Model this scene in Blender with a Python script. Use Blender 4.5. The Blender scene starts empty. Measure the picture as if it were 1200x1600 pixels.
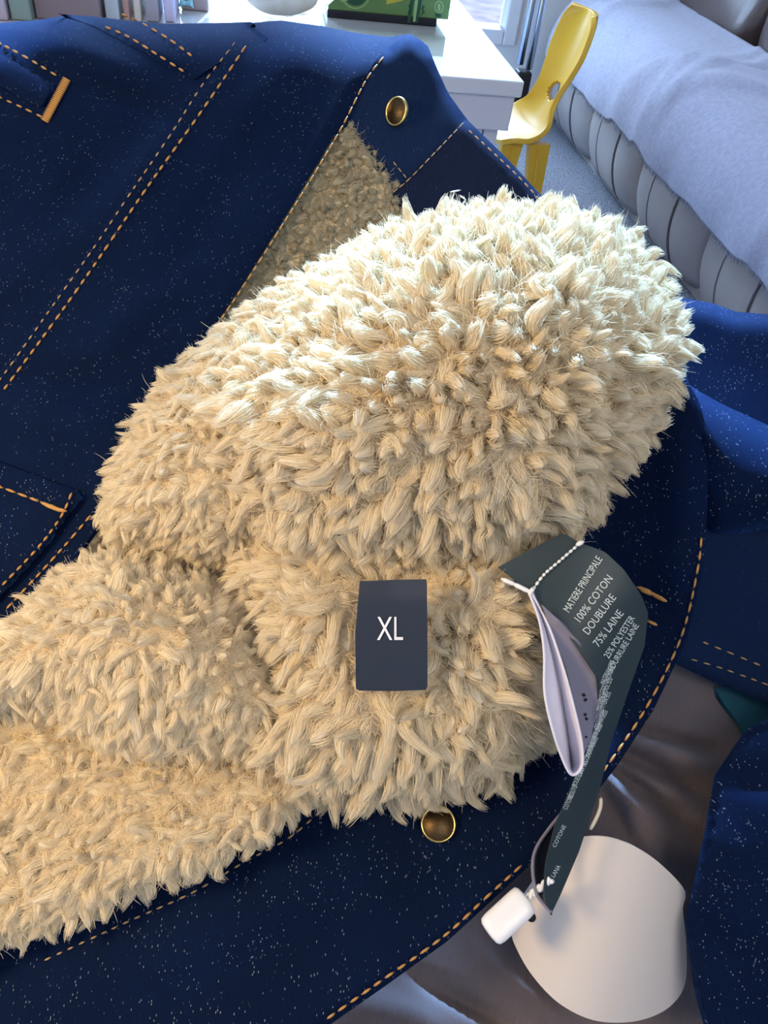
import bpy, bmesh, math, random
import numpy as np
from mathutils import Vector, Matrix
from mathutils.geometry import delaunay_2d_cdt
random.seed(7); RNG = np.random.default_rng(7)
C = bpy.context.scene.collection
SC = bpy.context.scene

# ------------------------------------------------------------------ camera
FPX = 1200.0
PITCH, ROLL, HCAM = math.radians(44), math.radians(8), 0.95
_F = np.array([0, math.cos(PITCH), -math.sin(PITCH)])
_U0 = np.array([0, math.sin(PITCH), math.cos(PITCH)]); _R0 = np.array([1.0, 0, 0])
_U = math.cos(ROLL)*_U0 - math.sin(ROLL)*_R0
_R = math.cos(ROLL)*_R0 + math.sin(ROLL)*_U0
CAM = np.array([0, 0, HCAM])
cd = bpy.data.cameras.new('camera'); cam = bpy.data.objects.new('camera', cd); C.objects.link(cam)
M = Matrix(((_R[0], _U[0], -_F[0], CAM[0]), (_R[1], _U[1], -_F[1], CAM[1]), (_R[2], _U[2], -_F[2], CAM[2]), (0, 0, 0, 1)))
cam.matrix_world = M
cd.sensor_fit = 'HORIZONTAL'; cd.sensor_width = 36.0; cd.lens = 36.0*FPX/1200.0
cd.clip_start = 0.01; cd.clip_end = 100
SC.camera = cam

def P(px, py, d):
    px, py, d = np.broadcast_arrays(np.asarray(px, float), np.asarray(py, float), np.asarray(d, float))
    u = (px-600)/FPX*d; v = (800-py)/FPX*d
    return CAM + d[..., None]*_F + u[..., None]*_R + v[..., None]*_U
def ray(px, py): return _F + (px-600)/FPX*_R + (800-py)/FPX*_U
def onz(px, py, z):
    r = ray(px, py); return CAM + r*((z-CAM[2])/r[2])

# room frame: origin on the floor under the bench corner
_b = onz(820, 128, .45)
_ang = math.radians(12.5)
E1 = np.array([math.cos(_ang), math.sin(_ang), 0]); E2 = np.array([-math.sin(_ang), math.cos(_ang), 0])
B0 = np.array([_b[0], _b[1], 0])
def W(a, b, z): return B0 + a*E1 + b*E2 + np.array([0, 0, z])
def toW(p): q = np.asarray(p)-B0; return np.array([q@E1, q@E2, q[2]])
def onb(px, py, b):                      # a ray met with the vertical plane at distance b
    r = ray(px, py); t = ((B0 + b*E2 - CAM)@E2)/(r@E2); return toW(CAM + r*t)
def ona(px, py, a):
    r = ray(px, py); t = ((B0 + a*E1 - CAM)@E1)/(r@E1); return toW(CAM + r*t)
ROOM = Matrix(((E1[0], E2[0], 0, B0[0]), (E1[1], E2[1], 0, B0[1]), (0, 0, 1, 0), (0, 0, 0, 1)))

# ------------------------------------------------------------------ world, lights, exposure
WALL_B = 1.25
_p = toW(P(330, 640, .39)); SHADE_EDGE = _p[0]+(WALL_B-_p[1])*math.tan(math.radians(11))  # right edge of the added mullion, placed for its shadow on the collar
SUN_EL = math.radians(35)
w = bpy.data.worlds.new('world'); SC.world = w; w.use_nodes = True
bg = w.node_tree.nodes['Background']; bg.inputs[0].default_value = (.62, .78, 1.0, 1); bg.inputs[1].default_value = 2.6
def area(name, loc, target, sx, sy, power, col):
    l = bpy.data.lights.new(name, 'AREA'); l.shape = 'RECTANGLE'; l.size = sx; l.size_y = sy; l.energy = power; l.color = col
    o = bpy.data.objects.new(name, l); C.objects.link(o); o.location = loc
    o.rotation_euler = (Vector(target)-Vector(loc)).to_track_quat('-Z', 'Y').to_euler(); return o
area('window_daylight', W(-.33, WALL_B-.06, 1.32), W(-.33, -1.5, 1.32), 1.14, 1.54, 62, (.50, .70, 1.0))
_sd = -(math.sin(math.radians(11))*math.cos(SUN_EL))*E1 - (math.cos(math.radians(11))*math.cos(SUN_EL))*E2 - np.array([0, 0, math.sin(SUN_EL)])
sl_ = bpy.data.lights.new('sun', 'SUN'); sl_.energy = 24.0; sl_.angle = math.radians(1.6); sl_.color = (.30, .57, 1.0)
sun = bpy.data.objects.new('sun', sl_); C.objects.link(sun); sun.rotation_euler = Vector(_sd).to_track_quat('-Z', 'Y').to_euler()
area('floor_lamp_light', (-.55, -.02, 1.0), (-.12, .17, .52), .18, .18, 4.6, (1.0, .72, .38))
area('front_fill_light', (.6, -.8, 2.3), (.2, .3, .5), .9, .9, 15, (1.0, .91, .82))  # added soft fill from the front right, not a known ceiling lamp
SC.view_settings.view_transform = 'Standard'; SC.view_settings.look = 'None'
SC.view_settings.exposure = 0.0; SC.view_settings.gamma = 1.0; SC.view_settings.use_curve_mapping = False
SC.cycles.use_denoising = True
SC.cycles.max_bounces = 10; SC.cycles.diffuse_bounces = 5; SC.cycles.transparent_max_bounces = 16

# ------------------------------------------------------------------ materials
def mat(name, col, rough=.6, spec=.4, metal=0, sheen=0, sheen_tint=(1, 1, 1), coat=0, trans=0, alpha=1, bump=None, vary=None, coord='Object', sss=0):
    m = bpy.data.materials.new(name); m.use_nodes = True; nt = m.node_tree; N = nt.nodes; L = nt.links
    b = N['Principled BSDF']
    b.inputs['Base Color'].default_value = (*col, 1); b.inputs['Roughness'].default_value = rough
    b.inputs['Specular IOR Level'].default_value = spec; b.inputs['Metallic'].default_value = metal
    b.inputs['Sheen Weight'].default_value = sheen; b.inputs['Sheen Tint'].default_value = (*sheen_tint, 1); b.inputs['Sheen Roughness'].default_value = .4
    b.inputs['Coat Weight'].default_value = coat; b.inputs['Transmission Weight'].default_value = trans; b.inputs['Alpha'].default_value = alpha
    if sss: b.inputs['Subsurface Weight'].default_value = sss; b.inputs['Subsurface Radius'].default_value = (.01, .006, .003); b.inputs['Subsurface Scale'].default_value = .5
    tc = N.new('ShaderNodeTexCoord')
    if vary:                                  # (other colour, noise scale)
        c2, sc = vary
        no = N.new('ShaderNodeTexNoise'); no.inputs['Scale'].default_value = sc; no.inputs['Detail'].default_value = 4
        L.new(tc.outputs[coord], no.inputs['Vector'])
        rp = N.new('ShaderNodeMapRange'); rp.inputs[1].default_value = .35; rp.inputs[2].default_value = .65; L.new(no.outputs[0], rp.inputs[0])
        mx = N.new('ShaderNodeMix'); mx.data_type = 'RGBA'; mx.inputs[6].default_value = (*col, 1); mx.inputs[7].default_value = (*c2, 1)
        L.new(rp.outputs[0], mx.inputs[0]); L.new(mx.outputs[2], b.inputs['Base Color'])
    if bump:                                  # (scale, strength, distance)
        no = N.new('ShaderNodeTexNoise'); no.inputs['Scale'].default_value = bump[0]; no.inputs['Detail'].default_value = 3
        L.new(tc.outputs[coord], no.inputs['Vector'])
        bp = N.new('ShaderNodeBump'); bp.inputs['Strength'].default_value = bump[1]; bp.inputs['Distance'].default_value = bump[2]
        L.new(no.outputs[0], bp.inputs['Height']); L.new(bp.outputs[0], b.inputs['Normal'])
    return m

def denim(name, base, light, speck=.5, rot=0.5, speck_thr=.75):
    m = bpy.data.materials.new(name); m.use_nodes = True; nt = m.node_tree; N = nt.nodes; L = nt.links
    b = N['Principled BSDF']; b.inputs['Roughness'].default_value = .85; b.inputs['Specular IOR Level'].default_value = .05
    b.inputs['Sheen Weight'].default_value = .4; b.inputs['Sheen Tint'].default_value = (.08, .26, .9, 1); b.inputs['Sheen Roughness'].default_value = .35
    tc = N.new('ShaderNodeTexCoord'); mp = N.new('ShaderNodeMapping'); mp.inputs['Rotation'].default_value = (0, 0, rot)
    L.new(tc.outputs['UV'], mp.inputs['Vector'])
    wv = N.new('ShaderNodeTexWave'); wv.inputs['Scale'].default_value = 330; wv.inputs['Distortion'].default_value = 1.2; wv.inputs['Detail'].default_value = 1
    wv.inputs['Detail Scale'].default_value = 2
    L.new(mp.outputs[0], wv.inputs['Vector'])
    big = N.new('ShaderNodeTexNoise'); big.inputs['Scale'].default_value = 16; big.inputs['Detail'].default_value = 5; L.new(mp.outputs[0], big.inputs['Vector'])
    mx = N.new('ShaderNodeMix'); mx.data_type = 'RGBA'; mx.inputs[6].default_value = (*base, 1); mx.inputs[7].default_value = (*light, 1)
    ad = N.new('ShaderNodeMath'); ad.operation = 'MULTIPLY'; L.new(wv.outputs[1], ad.inputs[0]); L.new(big.outputs[0], ad.inputs[1])
    L.new(ad.outputs[0], mx.inputs[0])
    # pale weft flecks, strung along the twill
    mp2 = N.new('ShaderNodeMapping'); mp2.inputs['Scale'].default_value = (1.0, .55, 1.0); mp2.inputs['Rotation'].default_value = (0, 0, rot+.15)
    L.new(tc.outputs['UV'], mp2.inputs['Vector'])
    vo = N.new('ShaderNodeTexVoronoi'); vo.inputs['Scale'].default_value = 1250; vo.inputs['Randomness'].default_value = .75; L.new(mp2.outputs[0], vo.inputs['Vector'])
    sep = N.new('ShaderNodeSeparateColor'); L.new(vo.outputs['Color'], sep.inputs[0])
    n2 = N.new('ShaderNodeTexNoise'); n2.inputs['Scale'].default_value = 55; n2.inputs['Detail'].default_value = 3; L.new(mp.outputs[0], n2.inputs['Vector'])
    th = N.new('ShaderNodeMapRange'); th.inputs[1].default_value = .35; th.inputs[2].default_value = .7; th.inputs[3].default_value = .99; th.inputs[4].default_value = speck_thr
    L.new(n2.outputs[0], th.inputs[0])
    gt = N.new('ShaderNodeMath'); gt.operation = 'GREATER_THAN'; L.new(sep.outputs[0], gt.inputs[0]); L.new(th.outputs[0], gt.inputs[1])
    ds = N.new('ShaderNodeMapRange'); ds.inputs[1].default_value = .38; ds.inputs[2].default_value = .15; ds.inputs[3].default_value = 0; ds.inputs[4].default_value = speck
    L.new(vo.outputs['Distance'], ds.inputs[0])
    mu = N.new('ShaderNodeMath'); mu.operation = 'MULTIPLY'; L.new(gt.outputs[0], mu.inputs[0]); L.new(ds.outputs[0], mu.inputs[1])
    mx2 = N.new('ShaderNodeMix'); mx2.data_type = 'RGBA'; L.new(mu.outputs[0], mx2.inputs[0]); L.new(mx.outputs[2], mx2.inputs[6]); mx2.inputs[7].default_value = (.55, .62, .75, 1)
    L.new(mx2.outputs[2], b.inputs['Base Color'])
    bp = N.new('ShaderNodeBump'); bp.inputs['Strength'].default_value = .35; bp.inputs['Distance'].default_value = .0004
    L.new(wv.outputs[1], bp.inputs['Height']); L.new(bp.outputs[0], b.inputs['Normal'])
    return m

def wool(name, col, dark):
    m = bpy.data.materials.new(name); m.use_nodes = True; nt = m.node_tree; N = nt.nodes; L = nt.links
    N.remove(N['Principled BSDF']); out = N['Material Output']
    ge = N.new('ShaderNodeNewGeometry')
    tc = N.new('ShaderNodeTexCoord'); mp = N.new('ShaderNodeMapping'); mp.inputs['Scale'].default_value = (16, 1.6, 1); L.new(tc.outputs['UV'], mp.inputs[0])
    no = N.new('ShaderNodeTexNoise'); no.inputs['Scale'].default_value = 1; no.inputs['Detail'].default_value = 2; L.new(mp.outputs[0], no.inputs['Vector'])
    bp = N.new('ShaderNodeBump'); bp.inputs['Strength'].default_value = .55; bp.inputs['Distance'].default_value = .0007; L.new(no.outputs[0], bp.inputs['Height'])
    mx = N.new('ShaderNodeMix'); mx.data_type = 'RGBA'; mx.inputs[6].default_value = (*dark, 1); mx.inputs[7].default_value = (*col, 1)
    L.new(ge.outputs['Random Per Island'], mx.inputs[0])
    d = N.new('ShaderNodeBsdfDiffuse'); t = N.new('ShaderNodeBsdfTranslucent'); s = N.new('ShaderNodeMixShader'); s.inputs[0].default_value = .30
    L.new(mx.outputs[2], d.inputs[0]); L.new(mx.outputs[2], t.inputs[0]); L.new(bp.outputs[0], d.inputs['Normal']); L.new(d.outputs[0], s.inputs[1]); L.new(t.outputs[0], s.inputs[2])
    L.new(s.outputs[0], out.inputs[0]); return m

NAVY, NAVYL = (.0014, .0050, .021), (.0055, .017, .064)
M_DEN = denim('denim_outer', NAVY, NAVYL, .32, .9, .84)
M_DEN_R = denim('denim_speckled', NAVY, NAVYL, .45, -.25, .74)
M_DEN_IN = denim('denim_inside', (.005, .012, .04), (.012, .03, .085), .12, .3, .93)
M_THREAD = mat('orange_thread', (.50, .26, .075), .6, .3, bump=(2500, .5, .0003))
M_THREAD_D = mat('tan_thread', (.45, .28, .13), .7, .3)
M_WOOL = wool('sherpa_wool', (.95, .87, .695), (.89, .785, .58))
M_WOOLB = mat('sherpa_backing', (.70, .58, .40), .95, .05)
M_WOOL_SHADE = wool('sherpa_wool_shaded', (.60, .53, .38), (.50, .43, .30))  # same wool in a darker tone, shade of the inner fleece painted in
M_LABEL = mat('label_satin', (.014, .022, .042), .5, .4, bump=(1800, .15, .0003))
M_CARE = mat('care_label_satin', (.018, .034, .040), .45, .45, bump=(1800, .15, .0003))
M_PRINT = mat('white_print', (.86, .86, .9), .6, .2)
M_PRINT_D = mat('grey_print', (.62, .68, .66), .6, .2)
M_RIB = mat('white_ribbon', (.72, .70, .80), .5, .3)
M_RIBG = mat('grey_ribbon', (.20, .19, .25), .6, .3)
M_BRASS = mat('brass', (.75, .55, .20), .28, .5, metal=1)
M_BRASSD = mat('antique_brass', (.10, .065, .03), .45, .5, metal=1, bump=(900, .4, .0005))
M_CARD = mat('hang_tag_card', (.64, .575, .525), .42, .35, bump=(30, .02, .001))
M_PLAST = mat('white_plastic', (.9, .89, .90), .3, .5, sss=.2)
M_CORD = mat('white_cord', (.88, .88, .88), .6, .3)
M_HOLE = mat('dark_eyelet', (.01, .01, .012), .6, .2)

# ------------------------------------------------------------------ helpers
def obj(name, me, m=None, parent=None, smooth=True):
    o = bpy.data.objects.new(name, me); C.objects.link(o)
    if m is not None: me.materials.append(m)
    if parent is not None:
        o.parent = parent; o.matrix_parent_inverse = parent.matrix_world.inverted()
    if smooth and isinstance(me, bpy.types.Mesh): me.polygons.foreach_set('use_smooth', [True]*len(me.polygons))
    return o
def tag(o, label, cat, group=None, kind=None):
    o['label'] = label; o['category'] = cat
    if group: o['group'] = group
    if kind: o['kind'] = kind
    return o
def empty(name, loc, label, cat, group=None):
    o = bpy.data.objects.new(name, None); C.objects.link(o); o.location = loc; o.empty_display_size = .05
    o.matrix_world = Matrix.Translation(Vector(loc)); return tag(o, label, cat, group)
def frommesh(name, V, Fc, m, parent=None, smooth=True, uv=None):
    me = bpy.data.meshes.new(name); me.from_pydata([tuple(v) for v in V], [], [tuple(f) for f in Fc]); me.update()
    if uv is not None:
        ul = me.uv_layers.new(name='UVMap'); idx = np.zeros(len(me.loops), int); me.loops.foreach_get('vertex_index', idx)
        ul.data.foreach_set('uv', np.asarray(uv)[idx].astype(np.float32).ravel())
    return obj(name, me, m, parent, smooth)
def bmobj(name, bm, m, parent=None, smooth=False, xf=None):
    if xf is not None: bm.transform(xf)
    bmesh.ops.recalc_face_normals(bm, faces=bm.faces[:])
    me = bpy.data.meshes.new(name); bm.to_mesh(me); bm.free(); return obj(name, me, m, parent, smooth)
def addbox(bm, a0, a1, b0, b1, z0, z1, bev=0):
    r = bmesh.ops.create_cube(bm, size=1); vs = r['verts']
    for v in vs:
        v.co = Vector(((a0+a1)/2+v.co.x*(a1-a0), (b0+b1)/2+v.co.y*(b1-b0), (z0+z1)/2+v.co.z*(z1-z0)))
    if bev:
        es = list({e for v in vs for e in v.link_edges}); bmesh.ops.bevel(bm, geom=es, offset=bev, segments=2, affect='EDGES', profile=.5)
def box(name, a0, a1, b0, b1, z0, z1, m, parent=None, bev=0):      # a box in the room's own frame
    bm = bmesh.new(); addbox(bm, a0, a1, b0, b1, z0, z1, bev); return bmobj(name, bm, m, parent, False, ROOM)

def tps(pts, lam=1e-6):
    pts = np.asarray(pts, float); X = pts[:, :2]/1000; d = pts[:, 2]; n = len(X)
    def K(r2): return np.where(r2 > 0, .5*r2*np.log(np.maximum(r2, 1e-20)), 0)
    r2 = ((X[:, None]-X[None])**2).sum(-1)
    A = np.zeros((n+3, n+3)); A[:n, :n] = K(r2)+lam*np.eye(n); A[:n, n] = 1; A[:n, n+1:] = X; A[n, :n] = 1; A[n+1:, :n] = X.T
    s = np.linalg.solve(A, np.concatenate([d, [0, 0, 0]]))
    def f(px, py):
        q = np.stack([np.asarray(px, float)/1000, np.asarray(py, float)/1000], -1); sh = q.shape[:-1]; q = q.reshape(-1, 2)
        r2 = ((q[:, None]-X[None])**2).sum(-1)
        return (K(r2)@s[:n]+s[n]+q@s[n+1:]).reshape(sh)
    return f
def bump(cx, cy, sx, sy, ang, amp):          # one smooth crease or swell, amp in metres towards the camera
    c, s = math.cos(math.radians(ang)), math.sin(math.radians(ang))
    def f(px, py):
        x = (px-cx)*c+(py-cy)*s; y = -(px-cx)*s+(py-cy)*c
        return amp*np.exp(-(x/sx)**2-(y/sy)**2)
    return f
def rolled(f, line, wd, amp):
    ln = []
    def g(px, py):
        if not ln: ln.append(crspline(line, False))
        q = np.stack(np.broadcast_arrays(np.asarray(px, float), np.asarray(py, float)), -1); sh = q.shape[:-1]
        t = np.clip(segdist(q.reshape(-1, 2), ln[0], False)/wd, 0, 1).reshape(sh); return f(px, py)+amp*(1-np.sqrt(np.clip(1-(1-t)**2, 0, 1)))
    return g
def with_bumps(f, bumps):
    def g(px, py):
        r = f(px, py)
        for b in bumps: r = r - b(np.asarray(px, float), np.asarray(py, float))
        return r
    return g
def crspline(pts, closed, n=8):
    pts = np.asarray(pts, float); out = []; k = len(pts)
    for i in range(k if closed else k-1):
        g = (lambda j: pts[j % k]) if closed else (lambda j: pts[min(max(j, 0), k-1)])
        p0, p1, p2, p3 = g(i-1), g(i), g(i+1), g(i+2)
        for t in np.arange(n)/n:
            out.append(.5*((2*p1)+(-p0+p2)*t+(2*p0-5*p1+4*p2-p3)*t*t+(-p0+3*p1-3*p2+p3)*t**3))
    if not closed: out.append(pts[-1])
    return np.array(out)
def resample(pl, step, closed):
    pl = np.asarray(pl, float)
    if closed: pl = np.vstack([pl, pl[:1]])
    s = np.concatenate([[0], np.cumsum(np.linalg.norm(np.diff(pl, axis=0), axis=1))]); n = max(int(round(s[-1]/step)), 3)
    t = np.linspace(0, s[-1], n+1); r = np.stack([np.interp(t, s, pl[:, i]) for i in range(pl.shape[1])], -1)
    return r[:-1] if closed else r
def segdist(q, pl, closed=True):
    a = pl; b = np.roll(pl, -1, 0) if closed else pl[1:]
    if not closed: a = pl[:-1]
    best = np.full(len(q), 1e9)
    for i in range(len(a)):
        ab = b[i]-a[i]; L2 = max(ab@ab, 1e-9); t = np.clip(((q-a[i])@ab)/L2, 0, 1)
        best = np.minimum(best, np.linalg.norm(q-(a[i]+t[:, None]*ab), axis=1))
    return best
def inside(q, pl):
    x, y = q[:, 0], q[:, 1]; r = np.zeros(len(q), bool); n = len(pl); j = n-1
    for i in range(n):
        xi, yi = pl[i]; xj, yj = pl[j]
        c = ((yi > y) != (yj > y)) & (x < (xj-xi)*(y-yi)/((yj-yi) if abs(yj-yi) > 1e-9 else 1e-9)+xi); r ^= c; j = i
    return r
def flat_mesh(outline, step, smooth=True):
    pl = crspline(outline, True) if smooth else np.asarray(outline, float)
    pl = resample(pl, step, True)
    x0, y0 = pl.min(0); x1, y1 = pl.max(0)
    gx, gy = np.meshgrid(np.arange(x0, x1, step), np.arange(y0, y1, step*.87)); gx = gx+(np.arange(gx.shape[0]) % 2)[:, None]*step/2
    q = np.stack([gx.ravel(), gy.ravel()], -1); q = q[inside(q, pl)]
    if len(q): q = q[segdist(q, pl) > step*.6]
    allp = np.vstack([pl, q]); n = len(pl)
    vs, es, fs, *_ = delaunay_2d_cdt([Vector(p) for p in allp], [(i, (i+1) % n) for i in range(n)], [], 1, 1e-4)
    vs = np.array([tuple(v) for v in vs]); fs = [f for f in fs if len(f) == 3]
    cen = vs[np.array(fs)].mean(1); ok = inside(cen, pl)
    return vs, [f for f, k in zip(fs, ok) if k], pl
def shell(name, vs, fs, Fd, Bd, m, parent):
    """closed solid between a near skin (depth Fd) and a far skin given as points Bd"""
    Pf = P(vs[:, 0], vs[:, 1], Fd); n = len(vs)
    faces = []; cnt = {}
    for f in fs:
        a, b, c = f
        nrm = np.cross(Pf[b]-Pf[a], Pf[c]-Pf[a])
        if nrm@(CAM-Pf[a]) < 0: b, c = c, b
        faces.append((a, b, c))
        for e in ((a, b), (b, c), (c, a)): cnt[e] = 1
    back = [(a+n, c+n, b+n) for a, b, c in faces]
    sides = [(b, a, a+n, b+n) for (a, b) in cnt if (b, a) not in cnt]
    V = np.vstack([Pf, Bd]); uv = np.stack([(vs[:, 0]-600)*Fd/FPX, (800-vs[:, 1])*Fd/FPX], -1)
    o = frommesh(name, V, faces+back+sides, m, parent, True, np.vstack([uv, uv]))
    me = o.data; ev = np.zeros(len(me.edges)*2, int); me.edges.foreach_get('vertices', ev); ev = ev.reshape(-1, 2)
    bd = {(min(a, b), max(a, b)) for (a, b) in cnt if (b, a) not in cnt}
    me.edges.foreach_set('use_edge_sharp', [((min(a, b) % n, max(a, b) % n) in bd or (max(a, b) % n, min(a, b) % n) in bd) and (a < n) == (b < n) for a, b in ev])
    return o, Pf, faces
def vnorm(Pf, faces):
    N = np.zeros_like(Pf); f = np.array(faces); g = np.cross(Pf[f[:, 1]]-Pf[f[:, 0]], Pf[f[:, 2]]-Pf[f[:, 0]])
    for k in range(3): np.add.at(N, f[:, k], g)
    return N/np.maximum(np.linalg.norm(N, axis=1), 1e-12)[:, None]
def patch(name, outline, dfn, m, parent, thick=.002, step=14, roll=(), smooth=True):
    """a sheet of cloth or card with thickness; roll = [(polyline, width px, drop m)] curls an edge away"""
    vs, fs, pl = flat_mesh(outline, step, smooth)
    d = dfn(vs[:, 0], vs[:, 1])
    for line, wd, amp in roll:
        t = np.clip(segdist(vs, crspline(line, False), False)/wd, 0, 1); d = d + amp*(1-np.sqrt(np.clip(1-(1-t)**2, 0, 1)))
    Pf = P(vs[:, 0], vs[:, 1], d); ff = []
    for a, b, c in fs:
        if np.cross(Pf[b]-Pf[a], Pf[c]-Pf[a])@(CAM-Pf[a]) < 0: b, c = c, b
        ff.append((a, b, c))
    N = vnorm(Pf, ff)
    o, Pf, faces = shell(name, vs, ff, d, Pf-N*thick, m, parent)
    return o
def pillow(name, outline, d0, H, R, m, parent, step=13, bumps=(), backk=.25):
    vs, fs, pl = flat_mesh(outline, step)
    t = np.clip(segdist(vs, pl)/R, 0, 1); g = np.sqrt(np.clip(1-(1-t)**2, 0, 1))
    base = d0(vs[:, 0], vs[:, 1]) if callable(d0) else np.full(len(vs), d0)
    Fd = base-H*g
    for b in bumps: Fd = Fd - b(vs[:, 0], vs[:, 1])*np.minimum(1, t*3)
    Bd = P(vs[:, 0], vs[:, 1], base+backk*H*g+.0005)
    o, Pf, faces = shell(name, vs, fs, Fd, Bd, m, parent)
    return o, vs, Pf, faces
def px_of(p):
    q = p-CAM; d = q@_F; return 600+FPX*(q@_R)/d, 800-FPX*(q@_U)/d

def thin_out(p, sp):
    """keep points no closer than sp (sp may vary by point)"""
    sp = np.broadcast_to(sp, (len(p),)); cell = float(sp.max()); g = {}; keep = []
    ij = np.floor(p/cell).astype(int)
    for i in range(len(p)):
        k = tuple(ij[i]); ok = True
        for dx in (-1, 0, 1):
            for dy in (-1, 0, 1):
                for dz in (-1, 0, 1):
                    for q in g.get((k[0]+dx, k[1]+dy, k[2]+dz), ()):
                        e = p[i]-p[q]
                        if e[0]*e[0]+e[1]*e[1]+e[2]*e[2] < sp[i]*sp[i]: ok = False; break
                    if not ok: break
                if not ok: break
            if not ok: break
        if ok: g.setdefault(k, []).append(i); keep.append(i)
    return np.array(keep)
def fleece(part, vs, Pf, faces, space, length, lockr, flow, m, nmix=.9, fmix=.5, strands=16, sr=.00014, curl=.35, keep=None, grav=.12, name='pile', lvar=.22, tipr=.50, kink=.6):
    """sherpa locks: plump round-tipped clumps of fine strands rooted on a near skin"""
    f = np.array(faces); A = np.cross(Pf[f[:, 1]]-Pf[f[:, 0]], Pf[f[:, 2]]-Pf[f[:, 0]]); ar = np.linalg.norm(A, axis=1)/2
    N = vnorm(Pf, faces); n = int(ar.sum()/space**2*2.6)
    ti = RNG.choice(len(f), n, p=ar/ar.sum()); u, v = RNG.random(n), RNG.random(n); sw = u+v > 1; u[sw], v[sw] = 1-u[sw], 1-v[sw]
    wts = np.stack([1-u-v, u, v], -1)
    root = (Pf[f[ti]]*wts[..., None]).sum(1); nr = (N[f[ti]]*wts[..., None]).sum(1); nr /= np.linalg.norm(nr, axis=1)[:, None]
    k = thin_out(root, space); root, nr = root[k], nr[k]
    x, y = px_of_arr(root)
    if keep is not None:
        k = keep(x, y); root, nr, x, y = root[k], nr[k], x[k], y[k]
    n = len(root)
    fx, fy = flow(x, y); a = RNG.normal(0, .5, n); fx, fy = fx*np.cos(a)-fy*np.sin(a), fx*np.sin(a)+fy*np.cos(a)
    T = fx[:, None]*_R - fy[:, None]*_U; T -= nr*(T*nr).sum(1)[:, None]
    dr = nr*nmix + T*fmix + np.array([0, 0, -grav]) + RNG.normal(0, .20, (n, 3)); dr /= np.linalg.norm(dr, axis=1)[:, None]
    Ln = length*(1+RNG.normal(0, lvar, n)).clip(.5, 1.6)
    side = np.cross(dr, RNG.normal(0, 1, (n, 3))); side /= np.linalg.norm(side, axis=1)[:, None]; s2 = np.cross(dr, side)
    bend = T*.5 + side*RNG.normal(0, kink, n)[:, None] + np.array([0, 0, -.2])
    lr = lockr*(1+RNG.normal(0, .28, n)).clip(.5, 1.6); tw = RNG.normal(0, 1.2, n); ph = RNG.random(n)*6.28; flt = RNG.uniform(.72, 1.0, n)
    K, S = 8, 8; sv = np.array([0, .2, .42, .62, .78, .9, .97, 1.0]); prof = np.array([.60, .76, .74, .66, .52, .36, .20, .04])
    th = np.arange(S)/S*2*np.pi
    wam = RNG.normal(0, .13, n); wph = RNG.random(n)*6.28
    def centre(q): return (root-nr*.002) + dr*(Ln*q)[:, None] + bend*(Ln*curl*q**2)[:, None] + s2*(Ln*wam*(np.sin(4.2*q+wph)-np.sin(wph)))[:, None]
    pos = np.empty((n, K, S, 3), np.float32)
    for k in range(K):
        ang = th[None]+tw[:, None]*sv[k]; g = 1+.16*np.sin(3*th[None]+ph[:, None]+2.0*sv[k])+.08*np.sin(5*th[None]+2*ph[:, None])
        rad = lr[:, None]*prof[k]*g
        pos[:, k] = centre(sv[k])[:, None]+side[:, None]*(np.cos(ang)*rad)[..., None]+s2[:, None]*(np.sin(ang)*rad*flt[:, None])[..., None]
    j0 = np.arange(S); j1 = (j0+1) % S
    q = np.stack([np.stack([k*S+j0, k*S+j1, (k+1)*S+j1, (k+1)*S+j0], -1) for k in range(K-1)]).reshape(-1, 4)
    quads = (q[None]+(np.arange(n)*K*S)[:, None, None]).reshape(-1, 4); nf = len(quads)
    me = bpy.data.meshes.new(name); me.vertices.add(n*K*S); me.vertices.foreach_set('co', pos.reshape(-1))
    me.loops.add(nf*4); me.loops.foreach_set('vertex_index', quads.reshape(-1).astype(np.int32))
    me.polygons.add(nf); me.polygons.foreach_set('loop_start', np.arange(0, nf*4, 4, dtype=np.int32)); me.polygons.foreach_set('use_smooth', np.ones(nf, bool))
    me.update(calc_edges=True)
    vid = quads.reshape(-1); lk = vid//(K*S); kk = (vid % (K*S))//S; jj = vid % S
    uv = np.stack([np.abs(jj-S/2)/S*2+lk*3.7, sv[kk]+lk*1.3], -1).astype(np.float32)
    me.uv_layers.new(name='UVMap').data.foreach_set('uv', uv.reshape(-1)); me.materials.append(m)
    o = bpy.data.objects.new(name, me); C.objects.link(o); o.parent = part; o.matrix_parent_inverse = part.matrix_world.inverted(); o['kind'] = 'stuff'
    # fine loose fibres around every lock
    K2 = 6; fz = strands; s6 = np.linspace(.15, 1, K2)
    th = RNG.random((n, fz))*2*np.pi; ext = RNG.uniform(.75, 1.12, (n, fz)); wob = RNG.normal(0, .42, (n, fz)).clip(-.8, .8); pr6 = np.interp(s6, sv, prof)*1.24
    pf = np.empty((n, fz, K2, 3), np.float32)
    for k in range(K2):
        sk = s6[k]*ext; ang = th+tw[:, None]*s6[k]; rad = lr[:, None]*(np.maximum(pr6[k], .22)*1.02+wob*.22+np.abs(wob)*s6[k]**2*.5)
        pf[:, :, k] = (root-nr*.002)[:, None]+dr[:, None]*(Ln[:, None]*sk)[..., None]+bend[:, None]*(Ln[:, None]*curl*sk**2)[..., None] \
            + side[:, None]*(np.cos(ang)*rad)[..., None]+s2[:, None]*(np.sin(ang)*rad*flt[:, None]+(Ln*wam)[:, None]*(np.sin(4.2*sk+wph[:, None])-np.sin(wph)[:, None]))[..., None]
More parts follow.
